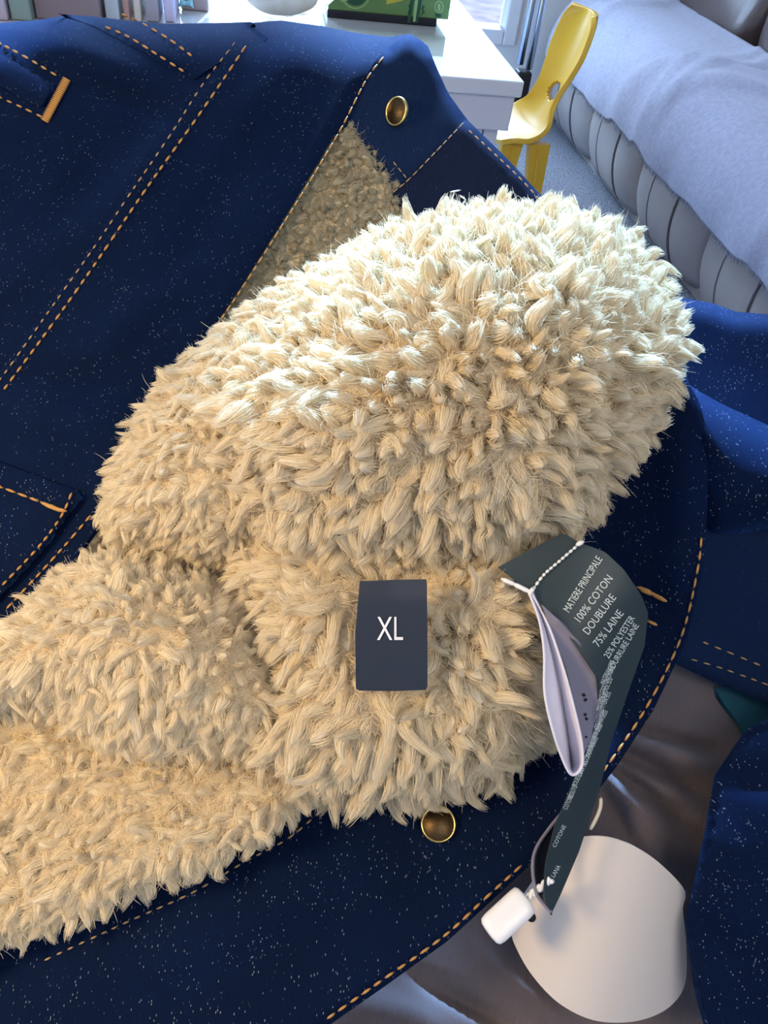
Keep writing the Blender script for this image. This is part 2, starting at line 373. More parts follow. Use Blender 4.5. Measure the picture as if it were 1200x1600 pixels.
    # curly undercoat between the locks
    nu = int(ar.sum()/space**2*14); ti = RNG.choice(len(f), nu, p=ar/ar.sum()); u, v = RNG.random(nu), RNG.random(nu); sw = u+v > 1; u[sw], v[sw] = 1-u[sw], 1-v[sw]
    wts = np.stack([1-u-v, u, v], -1); ro = (Pf[f[ti]]*wts[..., None]).sum(1); nn_ = (N[f[ti]]*wts[..., None]).sum(1)
    if keep is not None: kx, ky = px_of_arr(ro); kk_ = keep(kx, ky); ro, nn_ = ro[kk_], nn_[kk_]; nu = len(ro)
    du = nn_*.45+RNG.normal(0, .40, (nu, 3)).clip(-.7, .7); b2 = RNG.normal(0, .5, (nu, 3)).clip(-.8, .8)-nn_*.25; lu = length*RNG.uniform(.45, .8, nu); s6u = np.linspace(0, 1, K2)
    pu = ro[:, None]+(du[:, None]*s6u[None, :, None]+b2[:, None]*(s6u**2)[None, :, None])*lu[:, None, None]
    pf = np.concatenate([pf.reshape(-1, K2, 3), pu.astype(np.float32)]); nst = len(pf)
    pf += RNG.normal(0, .00018, pf.shape).astype(np.float32)
    cu = bpy.data.hair_curves.new('fibres'); cu.add_curves([K2]*nst); cu.attributes['position'].data.foreach_set('vector', pf.reshape(-1))
    ra = cu.attributes.get('radius') or cu.attributes.new('radius', 'FLOAT', 'POINT')
    ra.data.foreach_set('value', np.tile((sr*np.array([1, 1, 1, .9, .7, .3])).astype(np.float32), nst)); cu.materials.append(m)
    o2 = bpy.data.objects.new('fibres', cu); C.objects.link(o2); o2.parent = part; o2.matrix_parent_inverse = part.matrix_world.inverted(); o2['kind'] = 'stuff'
    return o
def px_of_arr(p):
    q = p-CAM; d = q@_F; return 600+FPX*(q@_R)/d, 800-FPX*(q@_U)/d
def radial(cx, cy): 
    def f(x, y):
        dx, dy = x-cx, y-cy; r = np.sqrt(dx*dx+dy*dy)+1e-6; k = np.minimum(1, r/260); return dx/r*k, dy/r*k
    return f
def const(fx, fy): return lambda x, y: (np.full_like(x, fx), np.full_like(x, fy))

def tube(bm, pts, r, sides=6, taper=True):
    pts = [Vector(p) for p in pts]; rings = []
    for i, p in enumerate(pts):
        t = (pts[min(i+1, len(pts)-1)]-pts[max(i-1, 0)]).normalized()
        a = t.orthogonal().normalized() if i == 0 else (a-t*(a.dot(t))).normalized()
        b = t.cross(a); k = (.45 if taper and i in (0, len(pts)-1) else 1)
        rings.append([bm.verts.new(p+(a*math.cos(2*math.pi*j/sides)+b*math.sin(2*math.pi*j/sides))*r*k) for j in range(sides)])
    for A, B in zip(rings[:-1], rings[1:]):
        for j in range(sides): bm.faces.new((A[j], A[(j+1) % sides], B[(j+1) % sides], B[j]))
    bm.faces.new(rings[0][::-1]); bm.faces.new(rings[-1])
def stitches(line, dfn, parent, m, L=10, gap=7, r=.0006, lift=.0006, name='stitching', jit=.0):
    """a run of thread stitches lying on a cloth surface"""
    pl = crspline(line, False, 12); s = np.concatenate([[0], np.cumsum(np.linalg.norm(np.diff(pl, axis=0), axis=1))])
    bm = bmesh.new(); t = 0
    while t+L < s[-1]:
        ll = L*random.uniform(.85, 1.15); ts = np.array([t, t+ll*.3, t+ll*.7, t+ll]); x = np.interp(ts, s, pl[:, 0]); y = np.interp(ts, s, pl[:, 1])
        y = y+np.array([1, .3, -.3, -1])*jit
        d = dfn(x, y)-lift-np.array([-.3, .5, .5, -.3])*r
        tube(bm, P(x, y, d), r*.78, 6); t += ll+gap*random.uniform(.8, 1.2)
    return bmobj(name, bm, m, parent, True)
def threads(segs, dfn, parent, m, r, lift, name):
    bm = bmesh.new()
    for (x0, y0, x1, y1) in segs:
        x = np.linspace(x0, x1, 5); y = np.linspace(y0, y1, 5); tube(bm, P(x, y, dfn(x, y)-lift-r*.5*np.array([0, .8, 1, .8, 0])), r, 6)
    return bmobj(name, bm, m, parent, True)
def text2d(s, size):
    fc = bpy.data.curves.new('t', 'FONT'); fc.body = s; fc.size = size; fc.extrude = 0; fc.resolution_u = 3
    o = bpy.data.objects.new('t', fc); me = bpy.data.meshes.new_from_object(o)
    V = np.array([v.co[:2] for v in me.vertices]).reshape(-1, 2); Fc = [tuple(p.vertices) for p in me.polygons]
    bpy.data.objects.remove(o); bpy.data.meshes.remove(me); bpy.data.curves.remove(fc); return V, Fc
def lettering(items, dfn, parent, m, lift=.0006, th=.0003, name='lettering'):
    """items = (text, pixel origin, right vector, up vector of one em): flat print laid on a cloth surface"""
    V, Fc = [], []
    for s, (ox, oy), (rx, ry), (ux, uy) in items:
        v, f = text2d(s, 1.0)
        if not len(v): continue
        px = ox+v[:, 0]*rx+v[:, 1]*ux; py = oy+v[:, 0]*ry+v[:, 1]*uy
        k = len(V); V += list(P(px, py, dfn(px, py)-lift)); Fc += [tuple(i+k for i in q) for q in f]
    return frommesh(name, V, Fc, m, parent, False)
def lathe_disc(prof, c, nrm, m, name, parent, seg=32):
    nrm = Vector(nrm).normalized(); a = nrm.orthogonal().normalized(); b = nrm.cross(a); bm = bmesh.new(); rings = []
    for r, h in prof:
        rings.append([bm.verts.new(Vector(c)+(a*math.cos(2*math.pi*j/seg)+b*math.sin(2*math.pi*j/seg))*max(r, 1e-5)+nrm*h) for j in range(seg)])
    for A, B in zip(rings[:-1], rings[1:]):
        for j in range(seg): bm.faces.new((A[j], A[(j+1) % seg], B[(j+1) % seg], B[j]))
    bm.faces.new(rings[0][::-1]); bm.faces.new(rings[-1])
    return bmobj(name, bm, m, parent, True)

# ================================================================== THE ROOM
M_WALL = mat('wall_paint', (.72, .70, .70), .8, .2, bump=(60, .05, .002))
M_CEIL = mat('ceiling_paint', (.8, .79, .77), .9, .1)
M_CARPET = mat('carpet', (.30, .32, .40), .95, .05, sheen=.3, bump=(170, 1.0, .02), vary=((.58, .60, .68), 120))
M_WHITE = mat('white_paint', (.74, .71, .72), .4, .4)
M_TOP = mat('white_gloss_top', (.78, .75, .74), .06, .6, coat=.6)
def thin_glass(name):
    m = bpy.data.materials.new(name); m.use_nodes = True; nt = m.node_tree; N = nt.nodes; L = nt.links; N.remove(N['Principled BSDF'])
    t = N.new('ShaderNodeBsdfTransparent'); t.inputs[0].default_value = (.97, .98, .98, 1); g = N.new('ShaderNodeBsdfGlossy'); g.inputs['Roughness'].default_value = .01
    fz = N.new('ShaderNodeFresnel'); fz.inputs[0].default_value = 1.45; x = N.new('ShaderNodeMixShader')
    L.new(fz.outputs[0], x.inputs[0]); L.new(t.outputs[0], x.inputs[1]); L.new(g.outputs[0], x.inputs[2]); L.new(x.outputs[0], N['Material Output'].inputs[0]); return m
M_GLASS = thin_glass('window_glass')
def structure(o): o['kind'] = 'structure'; return o
A0, A1, BF, ZC = -2.3, 2.6, -3.6, 3.15
structure(box('floor', A0, A1, BF, WALL_B+3, -.06, 0, M_CARPET))
structure(box('ceiling', A0, A1, BF, WALL_B+.1, ZC, ZC+.06, M_CEIL))
structure(box('wall_left', A0-.08, A0, BF, WALL_B+.1, 0, ZC, M_WALL))
structure(box('wall_right', A1, A1+.08, BF, WALL_B+.1, 0, ZC, M_WALL))
structure(box('wall_front', A0, A1, BF-.08, BF, 0, ZC, M_WALL))
pc = onb(787, 45, WALL_B)            # lower corner of the glass
fr = onb(805, 45, WALL_B)[0]
WX0, WX1, WZ0, WZ1 = -1.6, pc[0], pc[2], 3.0
FW = max(.05, fr-pc[0])
bm = bmesh.new()
addbox(bm, A0, WX0-FW, WALL_B, WALL_B+.1, 0, ZC); addbox(bm, WX1+FW, A1, WALL_B, WALL_B+.1, 0, ZC)
addbox(bm, WX0-FW, WX1+FW, WALL_B, WALL_B+.1, WZ1+FW, ZC); addbox(bm, WX0-FW, WX1+FW, WALL_B, WALL_B+.1, -.02, WZ0-FW)
structure(bmobj('wall_back', bm, M_WALL, None, False, ROOM))
win = bpy.data.objects.new('window_1', None); C.objects.link(win); win.matrix_world = Matrix.Translation(Vector(W(WX1, WALL_B, WZ0))); win['kind'] = 'structure'
bm = bmesh.new(); shade_post = SHADE_EDGE-.09; SHADE_POST_W = .18  # wide mullion is unseen, added to shade the collar's left lobe
for a, aw in ((WX0-FW, FW), (shade_post-SHADE_POST_W/2, SHADE_POST_W), (WX1, FW)): addbox(bm, a, a+aw, WALL_B-.02, WALL_B+.08, WZ0-FW, WZ1+FW, .006)
addbox(bm, WX0, WX1, WALL_B-.02, WALL_B+.08, WZ0-FW, WZ0, .006); addbox(bm, WX0, WX1, WALL_B-.02, WALL_B+.08, WZ1, WZ1+FW, .006)
bmobj('window_frame', bm, M_WHITE, win, False, ROOM)
for a, b in ((WX0, shade_post-SHADE_POST_W/2), (shade_post+SHADE_POST_W/2, WX1)): box('pane', a, b, WALL_B+.04, WALL_B+.046, WZ0, WZ1, M_GLASS, win)
M_BRICK = mat('red_paving', (.10, .028, .02), .8, .2, vary=((.20, .09, .065), 9))
structure(box('terrace', -3, 3, WALL_B+.1, WALL_B+3, -.01, .015, M_BRICK))

# white bench with glossy top
pb = B0
bench = empty('bench', W(-.8, .35, 0), 'white panelled storage bench with a glossy top under the window', 'bench')
LB, DB = -1.75, .85
box('top', LB, 0, 0, DB, .415, .45, M_TOP, bench, .004)
box('apron', LB+.01, -.012, .012, DB-.01, .335, .414, M_WHITE, bench, .003)
bx = LB+.03
while bx < -.06:
    e = min(bx+.165, -.03); box('panel', bx+.002, e-.002, .03, .05, .0, .334, M_WHITE, bench, .003); bx += .165
box('body', LB+.03, -.032, .045, DB-.02, .0, .334, M_WHITE, bench)

# ================================================================== SOFA
M_LEATH = mat('taupe_leather', (.54, .465, .42), .42, .45, bump=(160, .12, .002), vary=((.45, .395, .37), 5))
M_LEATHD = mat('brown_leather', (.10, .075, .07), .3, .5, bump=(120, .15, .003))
M_THROW = mat('throw_weave', (.36, .36, .46), .9, .1, sheen=.4, bump=(420, .5, .004), vary=((.43, .43, .53), 90))
M_WELT = mat('seam_thread', (.20, .17, .165), .7, .2)
s0, s1 = toW(onz(870, 225, 0)), toW(onz(1050, 470, 0))
SA = (s0[0]+s1[0])/2
def to_room(pts): return [tuple(W(*p)) for p in pts]
sofa = empty('sofa', W(SA+.4, .3, 0), 'grey taupe leather sofa with pleated base, a pale throw over its seat', 'sofa')
SB0, SB1 = -1.6, WALL_B-.05
def prof_pts(n=14):      # front of the base, floor to seat edge: bulging
    out = []
    for i in range(n):
        t = i/(n-1); z = .02+.36*t; a = .035-.07*math.sin(math.pi*min(1, t*1.02))**.8*(1-.3*t)
        out.append((a, z))
    return out
pp = prof_pts()
seg = .46; b = SB1
while b > SB0:
    V = []; Fc = []; nb = 22; n = len(pp)
    for j in range(nb+1):
        t = j/nb; pinch = (abs(2*t-1))**6*.05 + (.006*math.exp(-((t-.34)/.02)**2)) + (.006*math.exp(-((t-.68)/.02)**2))
        for (a, z) in pp: V.append(W(SA+.012+a+pinch, b-seg*t, z))
    for j in range(nb):
        for i in range(n-1): q = j*n+i; Fc.append((q, q+1, q+n+1, q+n))
    k = len(V)
    o = frommesh('base_panel', V, Fc, M_LEATH, sofa)
    sm = o.modifiers.new('s', 'SOLIDIFY'); sm.thickness = .03; sm.offset = 1
    for t in (.34, .68):
        bm = bmesh.new(); tube(bm, [W(SA+.012+a+.003, b-seg*t, z) for a, z in pp], .0034, 6); bmobj('seam', bm, M_WELT, o, True)
    b -= seg
box('plinth', SA+.07, SA+.9, SB0, SB1, 0, .37, M_LEATH, sofa)
# seat cushions under the throw
box('seat_cushion', SA+.06, SA+.72, SB0, SB1, .37, .43, M_LEATH, sofa, .02)
def cushion(name, a0, a1, b0, b1, z0, z1, m, parent, lean=0):
    bm = bmesh.new(); bmesh.ops.create_cube(bm, size=2); bmesh.ops.subdivide_edges(bm, edges=bm.edges[:], cuts=9, use_grid_fill=True)
    for v in bm.verts:
        x, y, z = v.co; p = 5
        r = (abs(x)**p+abs(y)**p+abs(z)**p)**(1/p); x, y, z = x/r, y/r, z/r
        puff = .018*math.sin(9*y+4*z)*max(0, 1-abs(x))**0
        v.co = Vector(((a0+a1)/2+x*(a1-a0)/2+lean*(z+1)/2-puff*.5, (b0+b1)/2+y*(b1-b0)/2, (z0+z1)/2+z*(z1-z0)/2))
    return bmobj(name, bm, m, parent, True, ROOM)
throw_back = .27
sb = SB1
for k in range(4):
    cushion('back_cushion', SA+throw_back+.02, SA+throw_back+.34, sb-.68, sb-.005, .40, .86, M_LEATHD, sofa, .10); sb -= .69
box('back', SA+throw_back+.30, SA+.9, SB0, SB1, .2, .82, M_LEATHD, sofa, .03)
# throw
V = []; Fc = []; hemz = .250
tp = [(-.045, hemz), (-.048, .285), (-.042, .33), (-.02, .38), (.02, .42), (.08, .445), (.16, .452), (.24, .452), (throw_back, .452), (throw_back+.06, .46)]
tp = crspline(np.array(tp), False, 5); nb = 150; n = len(tp)
TB0, TB1 = SB0, SB1-.10
for j in range(nb+1):
    b = TB1+(TB0-TB1)*j/nb
    wv = .010*math.sin(b*7.3+1)+.006*math.sin(b*17+.4)+.004*math.sin(b*31)
    for i, (a, z) in enumerate(tp):
        t = i/(n-1); k = math.exp(-((t-.45)/.22)**2); k2 = max(0, 1-t*2.2)
        cr = .016*math.exp(-((math.sin((b+.9*a)*4.3+.6)-.92)/.10)**2)+.009*math.exp(-((math.sin((b-.5*a)*9.1)-.93)/.08)**2)
        V.append(W(SA+a-.018-abs(wv)*k2*.9-cr*.5, b+.02*math.sin(a*20), z+wv*.35*k+cr+.012+.004*math.sin(b*23)*(t < .05)))
for j in range(nb):
    for i in range(n-1): q = j*n+i; Fc.append((q, q+n, q+n+1, q+1))
throw = frommesh('throw_blanket', V, Fc, M_THROW); tag(throw, 'pale lavender woven throw with a fringed hem draped over the leather sofa', 'throw')
md = throw.modifiers.new('s', 'SOLIDIFY'); md.thickness = .006; md.offset = 1
bm = bmesh.new()
for j in range(520):
    b = TB1+(TB0-TB1)*(j+random.random())/520; jj = (b-TB1)/(TB0-TB1)*nb; v = V[int(jj)*n]
    p = W(0, b, 0)+(np.array(v)-W(0, toW(v)[1], 0))
    tube(bm, [p, p+np.array([random.uniform(-.002, .002), random.uniform(-.003, .003), -.006]), p+np.array([random.uniform(-.003, .003), random.uniform(-.005, .005), -random.uniform(.010, .018)])], .0013, 4)
bmobj('fringe', bm, M_THROW, throw, True)['kind'] = 'stuff'

# ================================================================== YELLOW CHAIR
M_YEL = mat('yellow_plastic', (.80, .47, .035), .28, .5, sss=.15)
CA = .12; CB = -.02
cpos = np.array([.155, .30, .25])
chair = empty('child_chair', W(cpos[0], cpos[1], 0), 'small yellow moulded plastic chair between the bench and sofa', 'chair')
prof = np.array([(.075, .548, .070), (.070, .52, .092), (.057, .46, .100), (.043, .405, .086), (.028, .36, .074), (.010, .315, .086), (-.010, .28, .108), (-.035, .257, .120), (-.070, .244, .125), (-.110, .243, .120), (-.138, .234, .108)])
pr = crspline(prof, False, 9); V = []; Fc = []; nw = 36; n = len(pr)
HOLE = (.082, .305)
for i, (a, z, hw) in enumerate(pr):
    for j in range(nw+1):
        u = 2*j/nw-1; back = min(1, max(0, (z-.27)/.06))
        dish = -.030*u*u*back; up = .020*u*u*(1-back)
        V.append((a+dish+.012*back, u*hw, z+up))
for i in range(n-1):
    for j in range(nw):
        z = (pr[i][1]+pr[i+1][1])/2; u = abs(2*(j+.5)/nw-1)
        if ((z-.353)/.022)**2+(u/.42)**2 < 1: continue
        q = i*(nw+1)+j; Fc.append((q, q+1, q+nw+2, q+nw+1))
ck = W(cpos[0], cpos[1], 0)
CR = math.radians(6)
def chx(p):
    a = p[0]*math.cos(CR)-p[1]*math.sin(CR); b = p[0]*math.sin(CR)+p[1]*math.cos(CR); return ck+a*E1+b*E2+np.array([0, 0, p[2]])
so = frommesh('shell', [chx(v) for v in V], Fc, M_YEL, chair)
md = so.modifiers.new('s', 'SOLIDIFY'); md.thickness = .014; md.offset = 0
md = so.modifiers.new('b', 'BEVEL'); md.width = .004; md.segments = 2
for (a, u, a2, u2) in ((-.025, -.095, .0, -.11), (-.025, .095, .0, .11), (-.105, -.095, -.125, -.11), (-.105, .095, -.125, .11)):
    bm = bmesh.new(); t = [(a-.03, u, .250), (a+.03, u, .250), (a2+.012, u2, 0), (a2-.022, u2, 0)]
    f = [bm.verts.new(chx((p[0], p[1]-.012, p[2]))) for p in t]; g = [bm.verts.new(chx((p[0], p[1]+.012, p[2]))) for p in t]
    bm.faces.new(f); bm.faces.new(g[::-1])
    for i in range(4): bm.faces.new((f[i], g[i], g[(i+1) % 4], f[(i+1) % 4]))
    leg = bmobj('leg', bm, M_YEL, chair)
    bm = bmesh.new(); s = 1 if u > 0 else -1
    tube(bm, [chx((a-.005, u-.014, .24)), chx((a2-.005, u2-.014, .005))], .006, 6); bmobj('rib', bm, M_YEL, leg, True)

# ================================================================== THINGS ON AND BEHIND THE BENCH
M_GREEN = mat('green_print', (.13, .25, .075), .45, .4)
M_BLK = mat('black_board', (.012, .012, .02), .4, .4)
gl, gr = toW(onz(508, 24, .45)), toW(onz(682, 47, .45))
gbox = empty('carton', W((gl[0]+gr[0])/2, gl[1]+.1, .45), 'green printed cardboard box with a black base strip on the bench', 'box')
ga0, ga1, gb = gl[0], gr[0]+.035, (gl[1]+gr[1])/2
box('body', ga0, ga1, gb, gb+.22, .47, .66, M_GREEN, gbox, .003)
box('base_strip', ga0+.004, ga1-.03, gb+.004, gb+.2, .4505, .4695, M_BLK, gbox, .002)
def gp(x, y): q = onb(x, y, gb-.0012); return q
M_GD = mat('dark_green_ink', (.02, .09, .05), .5, .3); M_GL = mat('pale_green_ink', (.32, .50, .22), .5, .3); M_GY = mat('yellow_ink', (.55, .48, .06), .5, .3); M_RED = mat('red_ink', (.5, .05, .04), .5, .3)
def decal(name, pix, m, off=0.0):
    pl = [onb(x, y, gb-.001-off) for x, y in pix]; V = [W(p[0], p[1], p[2]) for p in pl]
    V2 = [v+E2*.0012 for v in V]; n = len(V); me_f = [tuple(range(n)), tuple(range(2*n-1, n-1, -1))]+[(i, i+n, (i+1) % n+n, (i+1) % n) for i in range(n)]
    return frommesh(name, V+V2, me_f, m, gbox, False)
def ell(cx, cy, rx, ry, n=28, rot=0):
    return [(cx+rx*math.cos(2*math.pi*i/n), cy+ry*math.sin(2*math.pi*i/n)) for i in range(n)]
decal('emblem', ell(556, -8, 22, 22), M_GL); decal('emblem', ell(556, -8, 20, 20), M_GREEN, .0006); decal('emblem', ell(556, -8, 17, 17), M_GD, .0012)
decal('emblem', [(528, -2), (537, -6), (545, 0), (536, 4)], M_GL, .0018)
decal('emblem', [(604, -4), (632, -6), (630, 1), (604, 7)], M_GY)
for x in (643, 655): decal('emblem', [(x, -10), (x+6, -10), (x-2, 36), (x-7, 35)], M_GD)
decal('emblem', [(649, -4), (654, -4), (649, 34), (645, 34)], M_GL, .0006)
decal('emblem', [(648, -4), (652, -4), (650, 2)], M_RED, .0012)
for pts in ([(640, 8), (637, 7), (641, 14), (637, 20), (642, 25), (641, 21), (640, 19), (644, 14)], [(661, 8), (664, 10), (661, 14), (664, 19), (657, 25), (658, 22), (661, 19), (658, 14)]): decal('emblem', pts, M_GD)
decal('emblem', ell(686, 11, 7, 10), M_GL); decal('emblem', ell(686, 11, 5.5, 8), M_GREEN, .0006); decal('emblem', [(684, 6), (688, 6), (688, 17), (684, 17)], M_GL, .0012); decal('emblem', [(680, 21), (689, 22), (689, 27), (680, 26)], M_GD, .0006)

# clear bag of bread
M_BAG = mat('clear_bag', (.85, .9, 1), .12, .6, trans=.85, alpha=.55, bump=(60, .9, .01))
M_BREAD = mat('bread', (.72, .58, .38), .8, .2, vary=((.8, .7, .55), 30))
bl = toW(onz(420, 40, .45))
bag = empty('bread_bag', W(bl[0], bl[1]+.05, .45), 'clear crinkled plastic bag of bread lying on the bench', 'bag')
def lump(name, a, b, z, ra, rb, rz, m, parent, amp, fr, seed):
    bm = bmesh.new(); bmesh.ops.create_icosphere(bm, subdivisions=4, radius=1)
    rn = random.Random(seed); ph = [rn.uniform(0, 6) for _ in range(6)]
    for v in bm.verts:
        x, y, zz = v.co; k = 1+amp*(math.sin(fr*x+ph[0])*math.sin(fr*y+ph[1])+.6*math.sin(fr*1.9*zz+ph[2]+2*x)+.4*math.sin(fr*2.7*y+ph[3]))
        v.co = Vector((a+x*ra*k, b+y*rb*k, max(z-rz*.98, z+zz*rz*k)))
    return bmobj(name, bm, m, parent, True, ROOM)
lump('loaf', bl[0]+.03, bl[1]+.08, .45+.062, .10, .055, .055, M_BREAD, bag, .03, 3, 4)
lump('film', bl[0]+.01, bl[1]+.08, .45+.075, .155, .08, .074, M_BAG, bag, .07, 6, 9)
# upright things along the back of the bench
cols = [(-12, 12, (.62, .52, .58), 'pinkish white upright board leaning at the bench end'), (12, 50, (.33, .44, .38), 'grey green folder standing upright on the bench'),
        (52, 158, (.34, .26, .28), 'mauve brown cardboard box standing on the bench'), (161, 188, (.62, .72, .80), 'pale blue binder standing beside the brown cardboard box'),
        (190, 204, (.60, .36, .30), 'thin coral red book standing beside the pale blue binder'), (206, 222, (.80, .72, .64), 'thin cream book standing beside the coral red book'),
        (224, 250, (.42, .40, .46), 'grey upright folder standing beside the cream book'), (253, 275, (.62, .58, .78), 'lavender carton standing beside the grey folder')]
for i, (x0, x1, c, lab) in enumerate(cols):
    m = mat('card_%d' % i, c, .5, .4); bb = toW(onz((x0+x1)/2, 60, .45))[1]+.14
    q0 = onb(x0+1.5, 15, bb); q1 = onb(x1-1.5, 15, bb); hgt = .45+[.26, .24, .17, .25, .2, .21, .23, .19][i]
    nm = ['board', 'folder', 'cardboard_box', 'binder', 'book', 'book', 'folder', 'carton'][i]
    o = empty(nm, W((q0[0]+q1[0])/2, bb, .45), lab, nm.replace('_', ' ').split()[-1])
    dp = min(.16, DB-bb-.02) if DB-bb-.02 > .05 else .08
    q0[0] += .002; q1[0] -= .002
    box('cover', q0[0], q1[0], bb, bb+dp, .451, hgt, m, o, .003)
    if nm in ('book', 'binder', 'folder'): box('pages', q0[0]+.004, q1[0]-.004, bb+.006, bb+dp+.002, .4515, hgt+.002, M_WHITE, o)
    else: box('lid', q0[0]-.001, q1[0]+.001, bb-.002, bb+dp+.002, hgt-.03, hgt+.002, m, o, .002)
bb = toW(onz(305, 50, .45))[1]+.2; q0 = onb(283, 15, bb); q1 = onb(326, 15, bb)
m = mat('taupe_card', (.40, .33, .32), .6, .3); o = empty('shoe_box', W(q0[0]+.06, bb, .45), 'low taupe box with a cyan bow between the lavender carton and plastic bag', 'box')
box('body', q0[0], q1[0], bb, bb+.16, .451, .60, m, o, .003); box('lid', q0[0]-.003, q1[0]+.003, bb-.003, bb+.163, .60, .63, mat('pale_card', (.62, .58, .56), .5, .3), o, .003)
bm = bmesh.new(); c = onb(291, 5, bb-.004)
for s in (-1, 1):
    v = [bm.verts.new((c[0]+x, c[1]+y, c[2]+z)) for x, y, z in ((0, 0, .004), (s*.016, 0, .010), (s*.018, 0, -.010), (0, 0, -.004), (s*.010, -.008, 0))]
    for q in ((0, 1, 4), (1, 2, 4), (2, 3, 4), (3, 0, 4), (0, 3, 2, 1)): bm.faces.new([v[k] for k in q])
bmobj('bow', bm, mat('cyan_ribbon', (.35, .85, .92), .3, .5), o, False, ROOM)
# chrome rails beside the window
M_CHROME = mat('brushed_metal', (.75, .8, .88), .22, .5, metal=1)
rb = WALL_B-.12
r0 = onb(822, 113, .55); r1 = onb(834, 100, .55)
rail = empty('curtain_rail', W(r0[0], r0[1], 0), 'pair of upright shiny metal poles beside the window frame', 'pole')
for q in (onb(812, 100, .55), onb(826, 108, .55)):
    bm = bmesh.new(); tube(bm, [(q[0], .55, q[2]), (q[0], .55, q[2]+.5), (q[0], .55, q[2]+1.4)], .011, 12, False); bmobj('pole', bm, M_CHROME, rail, True, ROOM)
bm = bmesh.new(); q = onb(818, 112, .55); addbox(bm, q[0]-.022, q[0]+.022, .525, .575, 0, q[2]+.004, .006); bmobj('foot', bm, M_BLK, rail, False, ROOM)

# ================================================================== THE CLOTH UNDER THE JACKET
def knit(name, c1, c2):
    m = mat(name, c1, .85, .15, sheen=.15, vary=(c2, 14), coord='UV'); nt = m.node_tree; N = nt.nodes; L = nt.links
    tc = N.new('ShaderNodeTexCoord'); wv = N.new('ShaderNodeTexWave'); wv.inputs['Scale'].default_value = 260; wv.inputs['Distortion'].default_value = .4
    mp = N.new('ShaderNodeMapping'); mp.inputs['Rotation'].default_value = (0, 0, .2); L.new(tc.outputs['UV'], mp.inputs[0]); L.new(mp.outputs[0], wv.inputs['Vector'])
    bp = N.new('ShaderNodeBump'); bp.inputs['Strength'].default_value = .35; bp.inputs['Distance'].default_value = .0006
    L.new(wv.outputs[1], bp.inputs['Height']); L.new(bp.outputs[0], N['Principled BSDF'].inputs['Normal']); return m
M_JERSEY = knit('taupe_jersey', (.11, .090, .096), (.14, .115, .12))
dcl = tps([(900, 1200, .450), (1100, 1100, .456), (1000, 1400, .443), (700, 1600, .434), (1200, 1600, .442), (200, 1700, .47), (600, 900, .58), (200, 600, .66), (1200, 500, .66), (600, 450, .72), (0, 500, .70), (1350, 1000, .52), (900, 1600, .435), (0, 1100, .58), (-480, 600, .72), (-480, 1800, .52), (1680, 700, .66), (1700, 1800, .50)])
CRE = [bump(1030, 1150, 110, 9, 14, -.008), bump(1030, 1172, 120, 13, 20, .008), bump(1010, 1195, 120, 9, 27, -.009), bump(1020, 1225, 120, 16, 28, .006), bump(1000, 1230, 100, 8, 34, -.010), bump(985, 1250, 100, 12, 42, .008),
       bump(975, 1290, 70, 9, 62, -.008), bump(1010, 1300, 90, 16, 52, .006), bump(735, 1570, 70, 12, 28, -.010), bump(650, 1600, 80, 30, 20, .005), bump(840, 1560, 60, 14, 40, .006)]
dclf = with_bumps(dcl, CRE)
vs, fs, pl = flat_mesh([(-480, 600), (-150, 540), (300, 480), (900, 560), (1100, 640), (1350, 660), (1680, 700), (1720, 1200), (1700, 1800), (700, 1840), (-480, 1820)], 10)
dd = dclf(vs[:, 0], vs[:, 1]); Pf = P(vs[:, 0], vs[:, 1], dd); Bk = Pf.copy(); Bk[:, 2] = 0.002
cl, _, _ = shell('jersey_cloth', vs, fs, dd, Bk, M_JERSEY, None)
tag(cl, 'dark taupe ribbed jersey cloth pulled into creases beneath the denim jacket', 'cloth')
dt = lambda x, y: dclf(x, y)-.004
teal = patch('teal_cloth', [(1120, 1075), (1175, 1070), (1235, 1085), (1225, 1150), (1180, 1160), (1155, 1130)], dt, mat('teal_jersey', (.012, .07, .10), .8, .2, bump=(900, .3, .0005)), None, .003)
tag(teal, 'scrap of dark teal cloth showing between the taupe cloth and denim sleeve', 'cloth')

# ================================================================== THE JACKET
JB = P(600, 1000, .5)
J = empty('denim_jacket', JB, 'dark blue denim jacket lined with cream sherpa fleece, lying open', 'jacket')
dL = with_bumps(tps([(0, 30, .53), (380, 40, .53), (640, 55, .520), (0, 300, .505), (300, 120, .520), (200, 300, .503), (540, 190, .510), (440, 345, .496), (0, 600, .478), (200, 500, .483), (290, 565, .476), (0, 800, .458), (150, 790, .452), (0, 980, .440), (-80, 1000, .440), (-80, 300, .505), (-300, 60, .535), (-300, 600, .485), (-300, 1000, .445), (-300, 1300, .425)]),
    [bump(150, 95, 140, 26, 25, .009), bump(190, 150, 110, 22, 20, -.008), bump(250, 240, 130, 26, -52, .007), bump(430, 130, 150, 50, -60, .009), bump(350, 300, 190, 36, -58, -.008), bump(230, 480, 130, 30, -35, .008), bump(90, 650, 140, 36, 10, .008), bump(130, 300, 140, 36, -52, -.006), bump(60, 400, 120, 30, -40, .006), bump(120, 590, 120, 24, 5, -.005)])
TOPL = [(-300, 78), (-150, 55), (-60, 44), (0, 36), (60, 31), (105, 24), (150, 27), (200, 33), (260, 38), (330, 37), (385, 36), (440, 32), (500, 40), (560, 52), (610, 58), (640, 52)]
SEAM = [(395, 38), (340, 105), (290, 170), (215, 275), (130, 402), (60, 500), (0, 578), (-60, 655), (-300, 965)]
EDGE = [(640, 52), (604, 76), (575, 112), (541, 180), (500, 250), (441, 347), (381, 442), (330, 517), (290, 572), (235, 650), (188, 772), (92, 908), (-60, 1060), (-300, 1300)]
